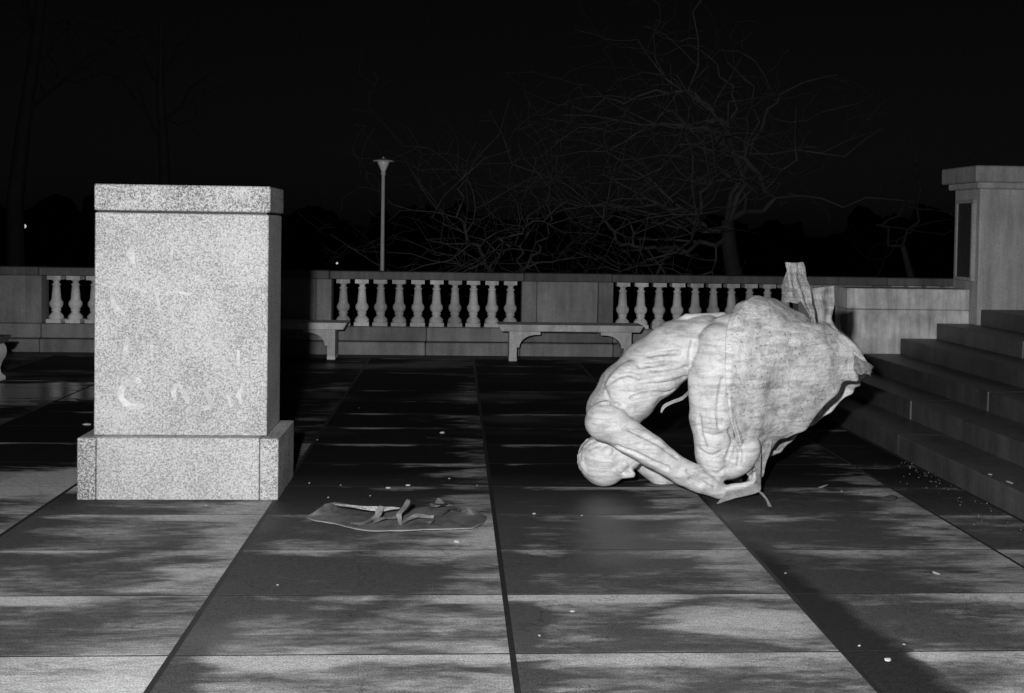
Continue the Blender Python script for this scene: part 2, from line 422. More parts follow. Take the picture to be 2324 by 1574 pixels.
# ------------------------------------------------------------------ far wood closing the view
WV, WF = [], []; Rw = random.Random(77)
_b = bmesh.new(); bmesh.ops.create_icosphere(_b, subdivisions=3, radius=1); _b.verts.index_update()
iv = [v.co.copy() for v in _b.verts]; if_ = [[v.index for v in f.verts] for f in _b.faces]; _b.free()
for i in range(110):
    x = -170+340*i/109+Rw.uniform(-3, 3); y = Rw.uniform(110, 175); h = Rw.uniform(8, 11.5); n0 = len(WV)
    for v in iv:
        q = Vector((v.x*Rw.uniform(4.6, 5.4), v.y*5, v.z*h*.5))*(1+.5*noise.noise(v*2.3+Vector((i, 0, 0)))+.35*noise.noise(v*6+Vector((0, i, 0))))
        WV.append((x+q.x, y+q.y, -7+h*.5+q.z))
    WF += [[n0+a for a in f] for f in if_]
me = bpy.data.meshes.new('far_wood'); me.from_pydata(WV, [], WF)
o = link('far_wood', me, M_LAWN); o['kind'] = 'stuff'; o['label'] = 'dark far-off wood along the horizon'; o['category'] = 'wood'

# ------------------------------------------------------------------ bare trees
def tube(V, F, pts, rads, n):
    base = None
    up = Vector((.31, .52, .8)).normalized()
    for i, (p, r) in enumerate(zip(pts, rads)):
        a = pts[max(0, i-1)]; b = pts[min(len(pts)-1, i+1)]
        d = (b-a).normalized(); s = d.cross(up).normalized(); t = d.cross(s)
        k0 = len(V)
        for q in range(n):
            an = 2*math.pi*q/n; V.append(p+s*(r*math.cos(an))+t*(r*math.sin(an)))
        if base is not None:
            for q in range(n): F.append((base+q, base+(q+1) % n, k0+(q+1) % n, k0+q))
        base = k0
def wander(R, p, d, L, r0, r1, n, wob, bias):
    pts = [p]; rd = [r0]; d = d.normalized()
    for i in range(n):
        d = (d + Vector((R.gauss(0, wob), R.gauss(0, wob), R.gauss(0, wob*.8))) + bias).normalized()
        pts.append(pts[-1]+d*(L/n)); rd.append(r0+(r1-r0)*(i+1)/n)
    return pts, rd
def grow(R, V, F, pts, rads, depth, maxd, spread, zb, dens, skip=.66):
    for i in range(1, len(pts)):
        for c in range(dens[depth]):
            if R.random() < skip: continue
            d = (pts[i]-pts[i-1]).normalized()
            side = Vector((R.gauss(0, 1), R.gauss(0, .8), R.gauss(0, .55)))
            nd = d*.55 + side.normalized()*spread
            L = (.55+R.random()*.9)*[2.3, 1.25, .7, .42][depth]
            r = max(.0028, min(rads[i]*.62, [.030, .013, .007, .004][depth]))
            p2, r2 = wander(R, pts[i], nd, L, r, max(.0022, r*.35), 6 if depth < 2 else 4, .42, Vector((0, 0, zb)))
            tube(V, F, p2, r2, 4 if depth < 2 else 3)
            if depth+1 < maxd: grow(R, V, F, p2, r2, depth+1, maxd, spread, zb, dens)
def tree(label, root_xy, trunk_pts, limbs, seed, mat=M_BARK, maxd=3, dens=(2, 1, 1, 1), zb=.03, spread=.85):
    """trunk_pts / limbs: lists of (points, r0, r1) in world space"""
    R = random.Random(seed)
    t = empty('bare_tree', (root_xy[0], root_xy[1], lawn_z(*root_xy)-.03)); tag(t, label, 'tree', 'bare trees beyond the balustrade')
    base = t.location
    V, F = [], []
    for pts, r0, r1 in trunk_pts:
        rr = [r0+(r1-r0)*i/(len(pts)-1) for i in range(len(pts))]
        tube(V, F, [p-base for p in pts], rr, 9)
    me = bpy.data.meshes.new('trunk'); me.from_pydata(V, [], F); link('trunk', me, M_TRUNK, t, smooth=True)
    V, F = [], []
    for pts, r0, r1 in limbs:
        dp = []
        for a, b in zip(pts, pts[1:]):      # subdivide with wobble
            for q in range(3):
                dp.append(a.lerp(b, q/3)+Vector((R.gauss(0, .055), R.gauss(0, .08), R.gauss(0, .055)))*(1 if q else .3))
        dp.append(pts[-1])
        rr = [r0+(r1-r0)*i/(len(dp)-1) for i in range(len(dp))]
        dp = [p-base for p in dp]
        rr = [q*.68 for q in rr]; tube(V, F, dp, rr, 6); grow(R, V, F, dp, rr, 0, maxd, spread, zb, dens)
    me = bpy.data.meshes.new('crown'); me.from_pydata(V, [], F); link('crown', me, mat, t)
    return t
def P(Y, *pp): return [at(x, y, Y+dy) for x, y, dy in [(q+(0,))[:3] for q in pp]]
def foot(Y, x):
    c = at(x, 612, Y); return Vector((c.x, Y, lawn_z(0, Y)-.05))
Y1 = 19.0; f1 = foot(Y1, 1150)
tree('low many-stemmed bare tree right of the lamp post', (f1.x, Y1),
     [([f1, at(1128, 650, Y1), at(1110, 608, Y1)], .10, .055), ([f1, at(1165, 655, Y1), at(1190, 606, Y1)], .09, .05)],
     [(P(Y1, (1110, 612), (1090, 565, -.2), (1062, 545, -.3), (1046, 500, -.4), (1046, 450, -.3), (1052, 405), (1032, 370)), .05, .012),
      (P(Y1, (1110, 612), (1145, 572), (1150, 540, -.3), (1190, 520, -.5), (1260, 475, -.6), (1330, 470, -.8)), .042, .012),
      (P(Y1, (1190, 608), (1180, 560), (1196, 500, .3), (1235, 465, .6), (1290, 455, .8)), .04, .012),
      (P(Y1, (1190, 608), (1225, 575), (1240, 540), (1250, 500), (1245, 440)), .04, .012),
      (P(Y1, (1110, 608), (1070, 596), (1010, 580), (960, 560)), .03, .008),
      (P(Y1, (1200, 612), (1275, 590), (1330, 583), (1400, 600)), .03, .008)], 11, dens=(2, 1, 1, 1), maxd=3)
Y2 = 20.5; f2 = foot(Y2, 1660)
tree('wide-spreading bare tree rising behind the toppled statue', (f2.x, Y2),
     [([f2, at(1668, 640, Y2), at(1655, 560, Y2), at(1650, 500, Y2)], .20, .12)],
     [(P(Y2, (1650, 505), (1690, 420, -.4), (1655, 310, -.8), (1640, 272, -1.0), (1600, 235, -1.2), (1560, 206, -1.3), (1490, 205, -1.4), (1400, 232, -1.4), (1300, 242, -1.2)), .085, .012),
      (P(Y2, (1650, 505), (1760, 450), (1690, 360, -.5), (1640, 320, -.8), (1600, 287, -1.0), (1500, 280, -1.2), (1420, 318, -1.3), (1340, 345, -1.2)), .075, .012),
      (P(Y2, (1650, 520), (1600, 515, -.6), (1580, 490, -.9), (1590, 440, -1.2), (1622, 402, -1.4), (1660, 405, -1.4), (1720, 440, -1.2)), .075, .014),
      (P(Y2, (1600, 515, -.6), (1545, 470, -1.2), (1490, 465, -1.5), (1400, 470, -1.7), (1300, 475, -1.6)), .06, .012),
      (P(Y2, (1650, 540), (1560, 575, -.8), (1500, 568, -1.2), (1440, 560, -1.6), (1400, 545, -1.8), (1375, 500, -1.9), (1370, 460, -2)), .07, .016),
      (P(Y2, (1440, 555, -1.6), (1425, 500, -1.5), (1395, 490, -1.6), (1350, 520, -1.8)), .035, .01),
      (P(Y2, (1650, 500), (1700, 350, .5), (1740, 250, .6), (1800, 200, .5), (1900, 170, .4)), .07, .012),
      (P(Y2, (1650, 310, -.8), (1662, 220, -.6), (1630, 150, -.6), (1560, 100, -.6)), .04, .01)], 23, dens=(2, 1, 1, 1), maxd=3)
Y3 = 19.5; f3 = foot(Y3, 2060)
tree('small bare tree between the torn metal strips and the stone pillar', (f3.x, Y3),
     [([f3, at(2070, 640, Y3), at(2050, 560, Y3)], .09, .05)],
     [(P(Y3, (2050, 560), (1990, 510), (2040, 492), (2060, 470), (2110, 475), (2140, 440)), .045, .01),
      (P(Y3, (2050, 560), (2085, 470), (2080, 380), (2110, 320)), .04, .01)], 5, mat=M_BARK2, dens=(1, 1, 1, 1), maxd=3)
Y4 = 30; f4 = foot(Y4, 372)
tree('tall faint bare tree behind the granite pedestal', (f4.x, Y4),
     [([f4, at(378, 520, Y4), at(372, 350, Y4), at(364, 200, Y4), at(366, 60, Y4)], .22, .06)],
     [(P(Y4, (372, 350), (330, 250), (270, 180), (200, 150)), .08, .015), (P(Y4, (368, 300), (430, 200), (500, 150)), .08, .015),
      (P(Y4, (366, 200), (300, 90), (240, 20)), .07, .015), (P(Y4, (366, 170), (440, 70), (470, -20)), .07, .015)], 9, mat=M_BARK2, maxd=2, dens=(2, 1, 1, 1))
Y5 = 31; f5 = foot(Y5, 40)
tree('leaning faint bare tree at the far left', (f5.x, Y5),
     [([f5, at(35, 450, Y5), at(55, 280, Y5), at(85, 80, Y5), at(100, -60, Y5)], .26, .12)],
     [(P(Y5, (60, 250), (150, 180), (230, 170)), .09, .015), (P(Y5, (75, 150), (160, 60), (260, 10)), .09, .015), (P(Y5, (85, 80), (20, 10), (-40, -20)), .08, .015)],
     31, mat=M_BARK2, maxd=2, dens=(2, 1, 1, 1))

# ================================================================== granite pedestal
PY = 6.293
ped = empty('pedestal', (-1.595, PY+.3, 0)); tag(ped, 'speckled grey granite pedestal standing empty on the wet terrace', 'pedestal')
ZB = .362
span('base_block', -2.060, -1.129, PY+.001, PY+.60, 0, ZB, M_GRAN, ped, .005)
span('base_block', -2.168, -2.065, PY-.001, PY+.602, 0, ZB-.001, M_GRANC, ped, .005)
span('base_block', -1.124, -1.018, PY-.001, PY+.602, 0, ZB-.001, M_GRANC, ped, .005)
shaft = span('shaft', -2.096, -1.098, PY+.067, PY+.535, ZB+.002, 1.664, M_GRAN, ped, .006)
span('joint', -2.085, -1.110, PY+.080, PY+.520, 1.66, 1.682, M_BED, ped, 0)
span('cap', -2.099, -1.088, PY+.062, PY+.545, 1.678, 1.829, M_GRANC, ped, .006)
# scrubbed paint lettering left on the face
def ghost(name, amt, v):
    m = NT(name); p = m.pos(); n1 = m.noise(p, 60, 3, .7); n2 = m.noise(p, 10, 3, .6)
    a = m.math('MULTIPLY', m.rng(n1, .3, .55, .6, 1), m.rng(n2, .32, .58, .45, 1))
    m.col(G(v)); m.set(Roughness=.8, Alpha=m.math('MULTIPLY', a, amt)); return m.m
MG1, MG2 = ghost('ghost_paint', 1.0, .70), ghost('ghost_paint_faint', .95, .625)
def stroke(pts, wd, mat, dy=.0012):
    V, F = [], []
    P2 = [Vector((a, b)) for a, b in pts]
    for i, p in enumerate(P2):
        t = (P2[min(i+1, len(P2)-1)]-P2[max(i-1, 0)]).normalized(); n = Vector((-t.y, t.x))
        ww = wd*(.5 if i in (0, len(P2)-1) else 1)
        for s in (-1, 1):
            q = p+n*s*ww/2; c = at(q.x, q.y, PY+.067-dy); V.append(c-shaft.location-ped.location)
    for i in range(len(P2)-1): F.append((2*i, 2*i+1, 2*i+3, 2*i+2))
    me = bpy.data.meshes.new('painted_mark'); me.from_pydata(V, [], F)
    return link('painted_mark', me, mat, shaft)
def zz(x, y): return ((220+x/2.762)/1.0757, (500+y/2.762)/1.0757)
Cpts = [zz(310+105*math.cos(math.radians(a))*1.0, 1275+88*math.sin(math.radians(a))) for a in range(60, 296, 12)]
stroke(Cpts, 14, MG1)
for i, seg in enumerate((((590, 1210), (560, 1260), (575, 1320)), ((600, 1215), (640, 1280), (660, 1340)), ((840, 1215), (775, 1245), (800, 1300), (820, 1345), (770, 1385)),
            ((930, 1290), (950, 1360)), ((1030, 1230), (1000, 1290), (1020, 1340)),
            ((250, 890), (240, 980), (225, 1070)), ((420, 900), (410, 1020)), ((595, 870), (605, 1000)), ((800, 890), (810, 960), (860, 985)), ((860, 880), (880, 980)), ((1000, 980), (1000, 1090)),
            ((140, 560), (160, 680), (230, 740)), ((210, 530), (380, 590)), ((450, 600), (470, 720)), ((540, 700), (590, 690), (640, 680)), ((560, 750), (600, 800)), ((560, 580), (680, 610)),
            ((290, 270), (290, 400)), ((290, 270), (260, 330), (300, 400)), ((560, 260), (540, 400)), ((820, 250), (830, 380)), ((850, 230), (960, 240)), ((880, 310), (900, 380)))):
    stroke([zz(*q) for q in seg], 13, MG2, .0014+.0004*(i % 4))

# ================================================================== toppled statue (a generic huddled figure on a torn rock-shaped shell)
SY0 = 6.55
st = empty('toppled_statue', (1.65, SY0, 0)); tag(st, 'pale weathered bronze statue of a huddled figure toppled onto its head', 'statue')
VOX = .0075
LO = np.array([.75, SY0-.60, -.02]); HI = np.array([2.15, SY0+.60, 1.25])
SHP = np.ceil((HI-LO)/VOX).astype(int)+1
FIELD = np.full(SHP, .12, np.float32)
AXES = [LO[i]+VOX*np.arange(SHP[i]) for i in range(3)]
def blend(lo, hi, fn, k):
    """smooth union of one more solid into the distance field"""
    i0 = np.maximum(0, np.floor((lo-.05-LO)/VOX).astype(int)); i1 = np.minimum(SHP, np.ceil((hi+.05-LO)/VOX).astype(int)+1)
    if (i1 <= i0).any(): return
    g = np.meshgrid(*[AXES[q][i0[q]:i1[q]] for q in range(3)], indexing='ij')
    d = fn(np.stack(g, -1)); sl = tuple(slice(x, y) for x, y in zip(i0, i1))
    f = FIELD[sl]; h = np.clip(.5+.5*(f-d)/k, 0, 1)
    FIELD[sl] = f*(1-h)+d*h-k*h*(1-h)
def ball(c, r, ax=None):
    c = np.array(tuple(c))
    if ax is None:
        blend(c-r, c+r, lambda p: np.linalg.norm(p-c, axis=-1)-r, max(.004, .3*r)); return
    A = np.array([tuple(q) for q in ax]); ln = np.linalg.norm(A, axis=1); U = A/ln[:, None]; m = ln.max()
    def fn(p):
        q = (p-c) @ U.T; k0 = np.linalg.norm(q/ln, axis=-1); k1 = np.linalg.norm(q/ln**2, axis=-1)+1e-6
        return k0*(k0-1)/k1
    blend(c-m, c+m, fn, max(.006, .22*ln.min()))
def cap_(a, ra, b, rb):
    a = np.array(tuple(a)); b = np.array(tuple(b)); ab = b-a; L2 = max(1e-9, ab @ ab); m = max(ra, rb)
    def fn(p):
        t = np.clip((p-a) @ ab/L2, 0, 1)
        return np.linalg.norm(p-a-t[..., None]*ab, axis=-1)-(ra+(rb-ra)*t)
    blend(np.minimum(a, b)-m, np.maximum(a, b)+m, fn, max(.004, .22*min(ra, rb)))
def carve(c, ax):
    A = np.array([tuple(q) for q in ax]); ln = np.linalg.norm(A, axis=1); U = A/ln[:, None]; c = np.array(tuple(c)); m = ln.max()
    i0 = np.floor((c-m-.02-LO)/VOX).astype(int); i1 = np.ceil((c+m+.02-LO)/VOX).astype(int)+1
    g = np.stack(np.meshgrid(*[AXES[q][i0[q]:i1[q]] for q in range(3)], indexing='ij'), -1)
    d = (np.linalg.norm(((g-c) @ U.T)/ln, axis=-1)-1)*ln.min()
    sl = tuple(slice(x, y) for x, y in zip(i0, i1)); FIELD[sl] = np.maximum(FIELD[sl], -d)
MAIN = np.full(SHP, .12, np.float32)
def weld(k=.007):
    """join the limb just modelled to the figure with a tight crease"""
    global MAIN
    h = np.clip(.5+.5*(MAIN-FIELD)/k, 0, 1); MAIN = MAIN*(1-h)+FIELD*h-k*h*(1-h)
    FIELD[:] = .12
def surface_nets():
    FIELD = MAIN
    ins = FIELD < 0; n = SHP-1
    cnt = np.zeros(n, np.float32); acc = np.zeros((*n, 3), np.float32)
    quads = []
    crossings = []
    for ax in range(3):
        sa = [slice(None)]*3; sb = [slice(None)]*3; sa[ax] = slice(0, -1); sb[ax] = slice(1, None)
        fa, fb = FIELD[tuple(sa)], FIELD[tuple(sb)]
        idx = np.argwhere((fa < 0) != (fb < 0))
        va, vb = fa[tuple(idx.T)], fb[tuple(idx.T)]
        p = idx.astype(np.float32); p[:, ax] += va/(va-vb)
        o1, o2 = [q for q in range(3) if q != ax]
        cells = []
        for d1, d2 in ((0, 0), (1, 0), (1, 1), (0, 1)):
            c = idx.copy(); c[:, o1] -= d1; c[:, o2] -= d2; cells.append(c)
            ok = ((c >= 0) & (c < n)).all(1)
            np.add.at(cnt, tuple(c[ok].T), 1); np.add.at(acc, tuple(c[ok].T), p[ok])
        crossings.append((cells, va < 0, ax))
    vid = np.full(n, -1, int); sel = np.argwhere(cnt > 0); vid[tuple(sel.T)] = np.arange(len(sel))
    verts = acc[tuple(sel.T)]/cnt[tuple(sel.T)][:, None]*VOX+LO
    for cells, flip, ax in crossings:
        ok = np.all([((c >= 0) & (c < n)).all(1) for c in cells], axis=0)
        q = np.stack([vid[tuple(c[ok].T)] for c in cells], 1); fl_ = flip[ok] ^ (ax == 1)
        q[~fl_] = q[~fl_][:, ::-1]; quads.append(q)
    me = bpy.data.meshes.new('figure'); me.from_pydata(verts.tolist(), [], np.concatenate(quads).tolist()); me.update()
    return me
def chain(pts):
    for (a, ra), (b, rb) in zip(pts, pts[1:]): cap_(a, ra, b, rb)
def S(px, py, dy=0.0): return at(px, py, SY0+dy)
def ell(c, rx, ry, rz, ang=0.0):
    """ellipsoid, rotated by ang in the picture plane (x,z)"""
    ca, sa = math.cos(ang), math.sin(ang)
    ball(c, 1, (Vector((ca, 0, sa))*rx, Vector((0, 1, 0))*ry, Vector((-sa, 0, ca))*rz))
# torso: pelvis - loins - ribcage - shoulders
ell(S(1655, 800), .20, .25, .215, .1)
ell(S(1600, 783), .20, .215, .185, .05)
ell(S(1540, 795), .22, .215, .185, .25)
ell(S(1480, 838), .22, .245, .190, .65)
ell(S(1425, 890), .20, .265, .185, .85)
ell(S(1392, 935), .155, .27, .165, .95)
for s in (-1, 1):
    ell(S(1660, 775, .15*s), .16, .14, .17, .2)          # buttocks
    ell(S(1420, 868, .15*s), .15, .09, .10, .85)         # shoulder blades
    ell(S(1456, 908, .16*s), .17, .08, .07, .75)        # lats
chain([(S(1640, 722), .035), (S(1560, 726), .035), (S(1490, 765), .035), (S(1425, 822), .035), (S(1368, 885), .035), (S(1352, 940), .04)])  # spine ridge
weld()
# head, bowed and upside down
hc = S(1386, 1046, .0)
hu = Vector((-.74, .05, -.67)).normalized(); hf = Vector((.50, -.52, -.70)).normalized(); hs = hu.cross(hf).normalized(); hf = hs.cross(hu).normalized()
def H(f, u, s=0.0): return hc+hf*f+hu*u+hs*s
ball(H(-.03, .035), 1, (hf*.150, hu*.140, hs*.125))
ball(H(-.035, .045), 1, (hf*.154, hu*.142, hs*.130))
ball(H(.035, -.05), 1, (hf*.098, hu*.135, hs*.092))
ball(H(.065, -.105), 1, (hf*.07, hu*.065, hs*.068))
for s in (-1, 1):
    cap_(H(.105, .012, .015*s), .024, H(.085, .012, .075*s), .022)      # brow
    ball(H(.085, -.055, .058*s), 1, (hf*.035, hu*.03, hs*.03))           # cheek
    ball(H(.098, -.018, .042*s), .019)                                  # eye
    ball(H(-.02, -.02, .118*s), 1, (hf*.03, hu*.046, hs*.02))            # ear
    cap_(H(-.02, -.06, .10*s), .02, H(.06, -.145, .05*s), .024)          # jaw line
for s in (-1, 1):
    carve(H(.128, -.016, .046*s), (hf*.030, hu*.020, hs*.028))
    ball(H(.100, -.018, .044*s), .018)
cap_(H(.125, .0), .016, H(.152, -.05), .024); ball(H(.135, -.058, .016), .017); ball(H(.135, -.058, -.016), .017)
cap_(H(.122, -.092, -.028), .013, H(.122, -.092, .028), .013); cap_(H(.118, -.112, -.024), .014, H(.118, -.112, .024), .014)
ball(H(.112, -.150), .033)
R_ = random.Random(4)
for i in range(46):     # short hair
    a, b = R_.uniform(-1.3, 1.3), R_.uniform(-.5, 1.5)
    d = (hf*(-math.cos(a)*math.cos(b)) + hs*math.sin(a) + hu*math.sin(b)).normalized()
    c = H(-.035, .045)+Vector((0, 0, 0))+hf*(d.dot(hf)*.15)+hu*(d.dot(hu)*.138)+hs*(d.dot(hs)*.126)
    tg = d.cross(hs).normalized()*.022
    cap_(c-tg, .012, c+tg, .016)
chain([(S(1392, 945, 0), .12), (S(1386, 990, .02), .098), (H(-.02, -.06), .09)])   # neck
weld(.012)
def hand(wr, d, n, k=1.0, curl=.5, thumb_side=1):
    d = d.normalized(); n = (n-d*n.dot(d)).normalized(); s = d.cross(n)*thumb_side
    pc = wr+d*.085*k
    ball(pc, 1, (d*.085*k, s*.062*k, n*.030*k))
    for i, (off, L) in enumerate(((.046, .105), (.016, .120), (-.016, .112), (-.045, .088))):
        p = wr+d*.150*k+s*off*k*1.05; dd = d.copy(); r = .0185*k
        cap_(wr+d*.06*k+s*off*.7*k, .022*k, p, r*1.05)
        for j, fr in enumerate((.45, .32, .25)):
            a = curl*(.75+.5*j); dd = (dd*math.cos(a)+n*math.sin(a)).normalized()
            q = p+dd*L*fr*k; cap_(p, r, q, r*.9); p, r = q, r*.9
            n_ = n
            n = (n-dd*n.dot(dd)).normalized() if abs(n.dot(dd)) < .95 else n
        n = n_
    t0 = wr+d*.04*k+s*.05*k; t1 = t0+(d*.7+s*.75+n*.25).normalized()*.06*k; t2 = t1+(d*.95+s*.1+n*.35).normalized()*.055*k
    chain([(t0, .027*k), (t1, .022*k), (t2, .017*k)])
# near arm: shoulder, elbow, then the forearm hugging the shins
shN, elN, wrN = S(1376, 958, -.235), S(1548, 1072, -.29), S(1634, 1114, -.27)
ell(S(1374, 955, -.23), .125, .11, .12, .9)
chain([(shN, .108), (S(1425, 990, -.26), .098), (S(1480, 1026, -.29), .090), (elN, .074)])
ell(S(1440, 1000, -.29), .13, .07, .075, -.55)
ell(S(1580, 1085, -.285), .125, .074, .074, -.42)
chain([(elN, .076), (S(1590, 1092, -.28), .070), (wrN, .052)])
hand(wrN, Vector((.93, .10, .12)), Vector((.0, .45, .9)), 1.0, .36, -1)
weld(.012)
# far arm
shF, elF, wrF = S(1392, 955, .235), S(1500, 1085, .22), S(1590, 1080, .30)
ell(S(1390, 955, .23), .12, .11, .115, .9)
chain([(shF, .105), (S(1440, 1020, .24), .090), (elF, .064), (S(1545, 1086, .27), .058), (wrF, .044)])
hand(wrF, Vector((.95, -.1, .15)), Vector((0, -1, .2)), 1.1, .40, 1)
weld(.012)
# legs: thighs hang down from the hips, shins fold back under the shell
for s, dx, dy in ((-1, 0, 0), (1, 10, -10)):
    k0 = .20*s
    hip, kn, an = S(1640+dx*.3, 790, k0), S(1622+dx, 1052+dy, k0), S(1738+dx*.3, 965+dy, k0*.42)
    chain([(hip, .155), (S(1622+dx*.5, 850+dy*.3, k0*1.03), .142), (S(1617+dx, 950+dy, k0), .134), (S(1622+dx, 1030+dy, k0), .112), (kn, .098)])
    ell(S(1600+dx*.7, 880+dy*.4, k0*1.05), .10, .10, .22, .03)         # quadriceps
    ell(S(1626+dx, 1062+dy, k0-.02), .092, .095, .09, .3)               # knee cap
    chain([(kn, .088), (S(1655+dx, 1050+dy, k0), .094), (S(1690+dx, 1010+dy, k0*.8), .088), (an, .055)])
    ell(S(1678+dx, 1035+dy, k0-.03), .15, .105, .10, .85)                # calf
    ell(S(1775+dx*.3, 945+dy, k0*.25), .13, .06, .05, .5)              # foot inside the shell
    weld(.010)
def surf(px, py, lift=0.0):
    o_ = Vector((0, 0, EYE)); d_ = (at(px, py, SY0)-o_); d_ = d_/d_.y
    for q in range(240):
        y = SY0-.58+q*.005; p = o_+d_*y; i = np.round((np.array(tuple(p))-LO)/VOX).astype(int)
        if (i < 0).any() or (i >= SHP).any(): continue
        if MAIN[tuple(i)] < 0: return p+d_*lift
    return None
def incise(pp, r, k=.010):
    global MAIN
    q = [surf(*x) for x in pp]; q = [x for x in q if x is not None]
    for a, b in zip(q, q[1:]):
        if (a-b).length > .2: continue
        for t in range(max(2, int((a-b).length/.006))):
            c = np.array(tuple(a.lerp(b, t/max(1, int((a-b).length/.006))))); lo = np.floor((c-r-.02-LO)/VOX).astype(int); hi = np.ceil((c+r+.02-LO)/VOX).astype(int)+1
            lo = np.maximum(lo, 0); hi = np.minimum(hi, SHP)
            g = np.stack(np.meshgrid(*[AXES[w_][lo[w_]:hi[w_]] for w_ in range(3)], indexing='ij'), -1); d = r-np.linalg.norm(g-c, axis=-1)
            sl = tuple(slice(x, y) for x, y in zip(lo, hi)); f = MAIN[sl]; h = np.clip(.5-.5*(f-d)/k, 0, 1); MAIN[sl] = f*(1-h)+d*h+k*h*(1-h)
for pp, r in (([(1432, 905), (1455, 898), (1480, 893), (1505, 892), (1530, 886)], .011), ([(1445, 880), (1475, 874), (1500, 872), (1530, 866), (1556, 856)], .012),
              ([(1450, 855), (1480, 850), (1510, 848), (1540, 842), (1560, 834)], .010), ([(1450, 832), (1480, 828), (1512, 824)], .009), ([(1470, 808), (1510, 802), (1545, 800)], .007),
              ([(1366, 918), (1390, 916), (1412, 928)], .006), ([(1425, 975), (1460, 990), (1500, 1012), (1540, 1040)], .006), ([(1400, 1012), (1435, 1026), (1475, 1046), (1520, 1066)], .006),
              ([(1560, 1070), (1590, 1084), (1625, 1104)], .007), ([(1565, 1088), (1595, 1102)], .006), ([(1378, 872), (1400, 856), (1425, 848), (1452, 858)], .010), ([(1372, 885), (1380, 905), (1398, 925)], .008),
              ([(1640, 860), (1634, 900), (1630, 940), (1634, 975)], .008), ([(1586, 945), (1590, 985), (1602, 1018)], .008),
              ([(1588, 1022), (1604, 1034), (1622, 1036), (1642, 1022)], .010), ([(1598, 1064), (1612, 1076), (1630, 1078), (1650, 1062)], .008), ([(1656, 975), (1664, 998), (1658, 1022), (1648, 1046)], .013), ([(1575, 770), (1568, 800), (1566, 840)], .010),
              ([(1600, 985), (1620, 992), (1642, 986)], .006), ([(1672, 1000), (1680, 1030), (1676, 1060)], .008)): incise(pp, r*.42, .020)
tmp = bpy.data.objects.new('tmp', surface_nets()); COL.objects.link(tmp)
sm = tmp.modifiers.new('s', 'SMOOTH'); sm.iterations = 1; sm.factor = .5
dg = bpy.context.evaluated_depsgraph_get(); fig_me = bpy.data.meshes.new_from_object(tmp.evaluated_get(dg))
bpy.data.objects.remove(tmp)
nv_ = len(fig_me.vertices); co_ = np.empty(nv_*3); fig_me.vertices.foreach_get('co', co_); co_ = co_.reshape(-1, 3)
no_ = np.empty(nv_*3); fig_me.vertex_normals.foreach_get('vector', no_); no_ = no_.reshape(-1, 3)
amp_ = np.array([noise.noise(Vector(c)*6)*.006 + noise.noise(Vector(c)*22)*.0014 for c in co_])   # tooled bronze surface
fig_me.vertices.foreach_set('co', (co_+no_*amp_[:, None]).ravel()); fig_me.update()
fig_me.transform(Matrix.Translation(-st.location)); fig_me.materials.clear()
fig = link('figure', fig_me, M_FIG, st, smooth=True)

# ---- rock-shaped shell: rings from the seat side (left) to the torn open rim (right)
rings = [  # top, bottom, front-centre (pixels), front depth, back depth
    ((1688, 708), (1716, 1050), (1664, 880), .36, .30),
    ((1690, 690), (1717, 1074), (1651, 868), .41, .35),
    ((1718, 673), (1719, 1084), (1660, 860), .42, .40),
    ((1760, 686), (1721, 1088), (1688, 856), .39, .43),
    ((1798, 714), (1724, 1086), (1724, 860), .33, .45),
    ((1836, 738), (1728, 1078), (1762, 870), .27, .46),
    ((1892, 742), (1732, 1066), (1800, 886), .20, .46),
    ((1930, 780), (1737, 1053), (1836, 908), .12, .45),
    ((1972, 838), (1742, 1040), (1862, 934), .06, .42)]
NU, NV = 72, 40
bm = bmesh.new(); grid = []
def ringv(i, key):
    a = rings[i]; return a[key]
def lerp2(a, b, t): return tuple(x+(y-x)*t for x, y in zip(a, b)) if isinstance(a, tuple) else a+(b-a)*t
for j in range(NV+1):
    x = j/NV*(len(rings)-1); i = min(int(x), len(rings)-2); t = x-i
    T, B, Fp, dF, dB = [lerp2(rings[i][k], rings[i+1][k], t) for k in range(5)]
    T3, B3 = S(*T), S(*B); C = (T3+B3)/2; F3 = S(*Fp, -dF); K3 = S(Fp[0]+20, Fp[1], dB)
    row = []
    for q in range(NU):
        a = 2*math.pi*q/NU; ca, sa = math.cos(a), math.sin(a)
        ca = math.copysign(abs(ca)**.9, ca)
        p = C+(T3-C)*ca+((F3-C)*sa if sa > 0 else (K3-C)*(-sa))
        amp = .022+.02*(j/NV)
        p += noise.noise_vector(p*2.3)*.022*min(1, j/8)+noise.noise_vector(p*4.2)*amp + noise.noise_vector(p*11)*.009 + noise.noise_vector(p*25)*.005
        rg = 1-2.2*abs(noise.noise(p*2.2+Vector((4, 1, 7)))); p += (p-C).normalized()*(.034*max(0, rg)*min(1, j/6, (NV-j)/10))
        if j >= NV-1:
            rag = noise.noise(Vector((q*.35, j*.2, 3.1)))
            p += (S(1900, 960)-S(1800, 860)).normalized()*(.05*rag)
        row.append(bm.verts.new(p-st.location))
    grid.append(row)
hole = set()
for j in range(NV):
    for q in range(NU):
        if (j, q) in hole: continue
        bm.faces.new((grid[j][q], grid[j][(q+1) % NU], grid[j+1][(q+1) % NU], grid[j+1][q]))
bmesh.ops.recalc_face_normals(bm, faces=bm.faces)
me = bm2me(bm, 'shell')
tmp = bpy.data.objects.new('tmp', me); COL.objects.link(tmp)
m1 = tmp.modifiers.new('s', 'SOLIDIFY'); m1.thickness = .022; m1.offset = -1
m2 = tmp.modifiers.new('d', 'SUBSURF'); m2.levels = 1; m2.render_levels = 1
dg = bpy.context.evaluated_depsgraph_get(); sh_me = bpy.data.meshes.new_from_object(tmp.evaluated_get(dg)); bpy.data.objects.remove(tmp)
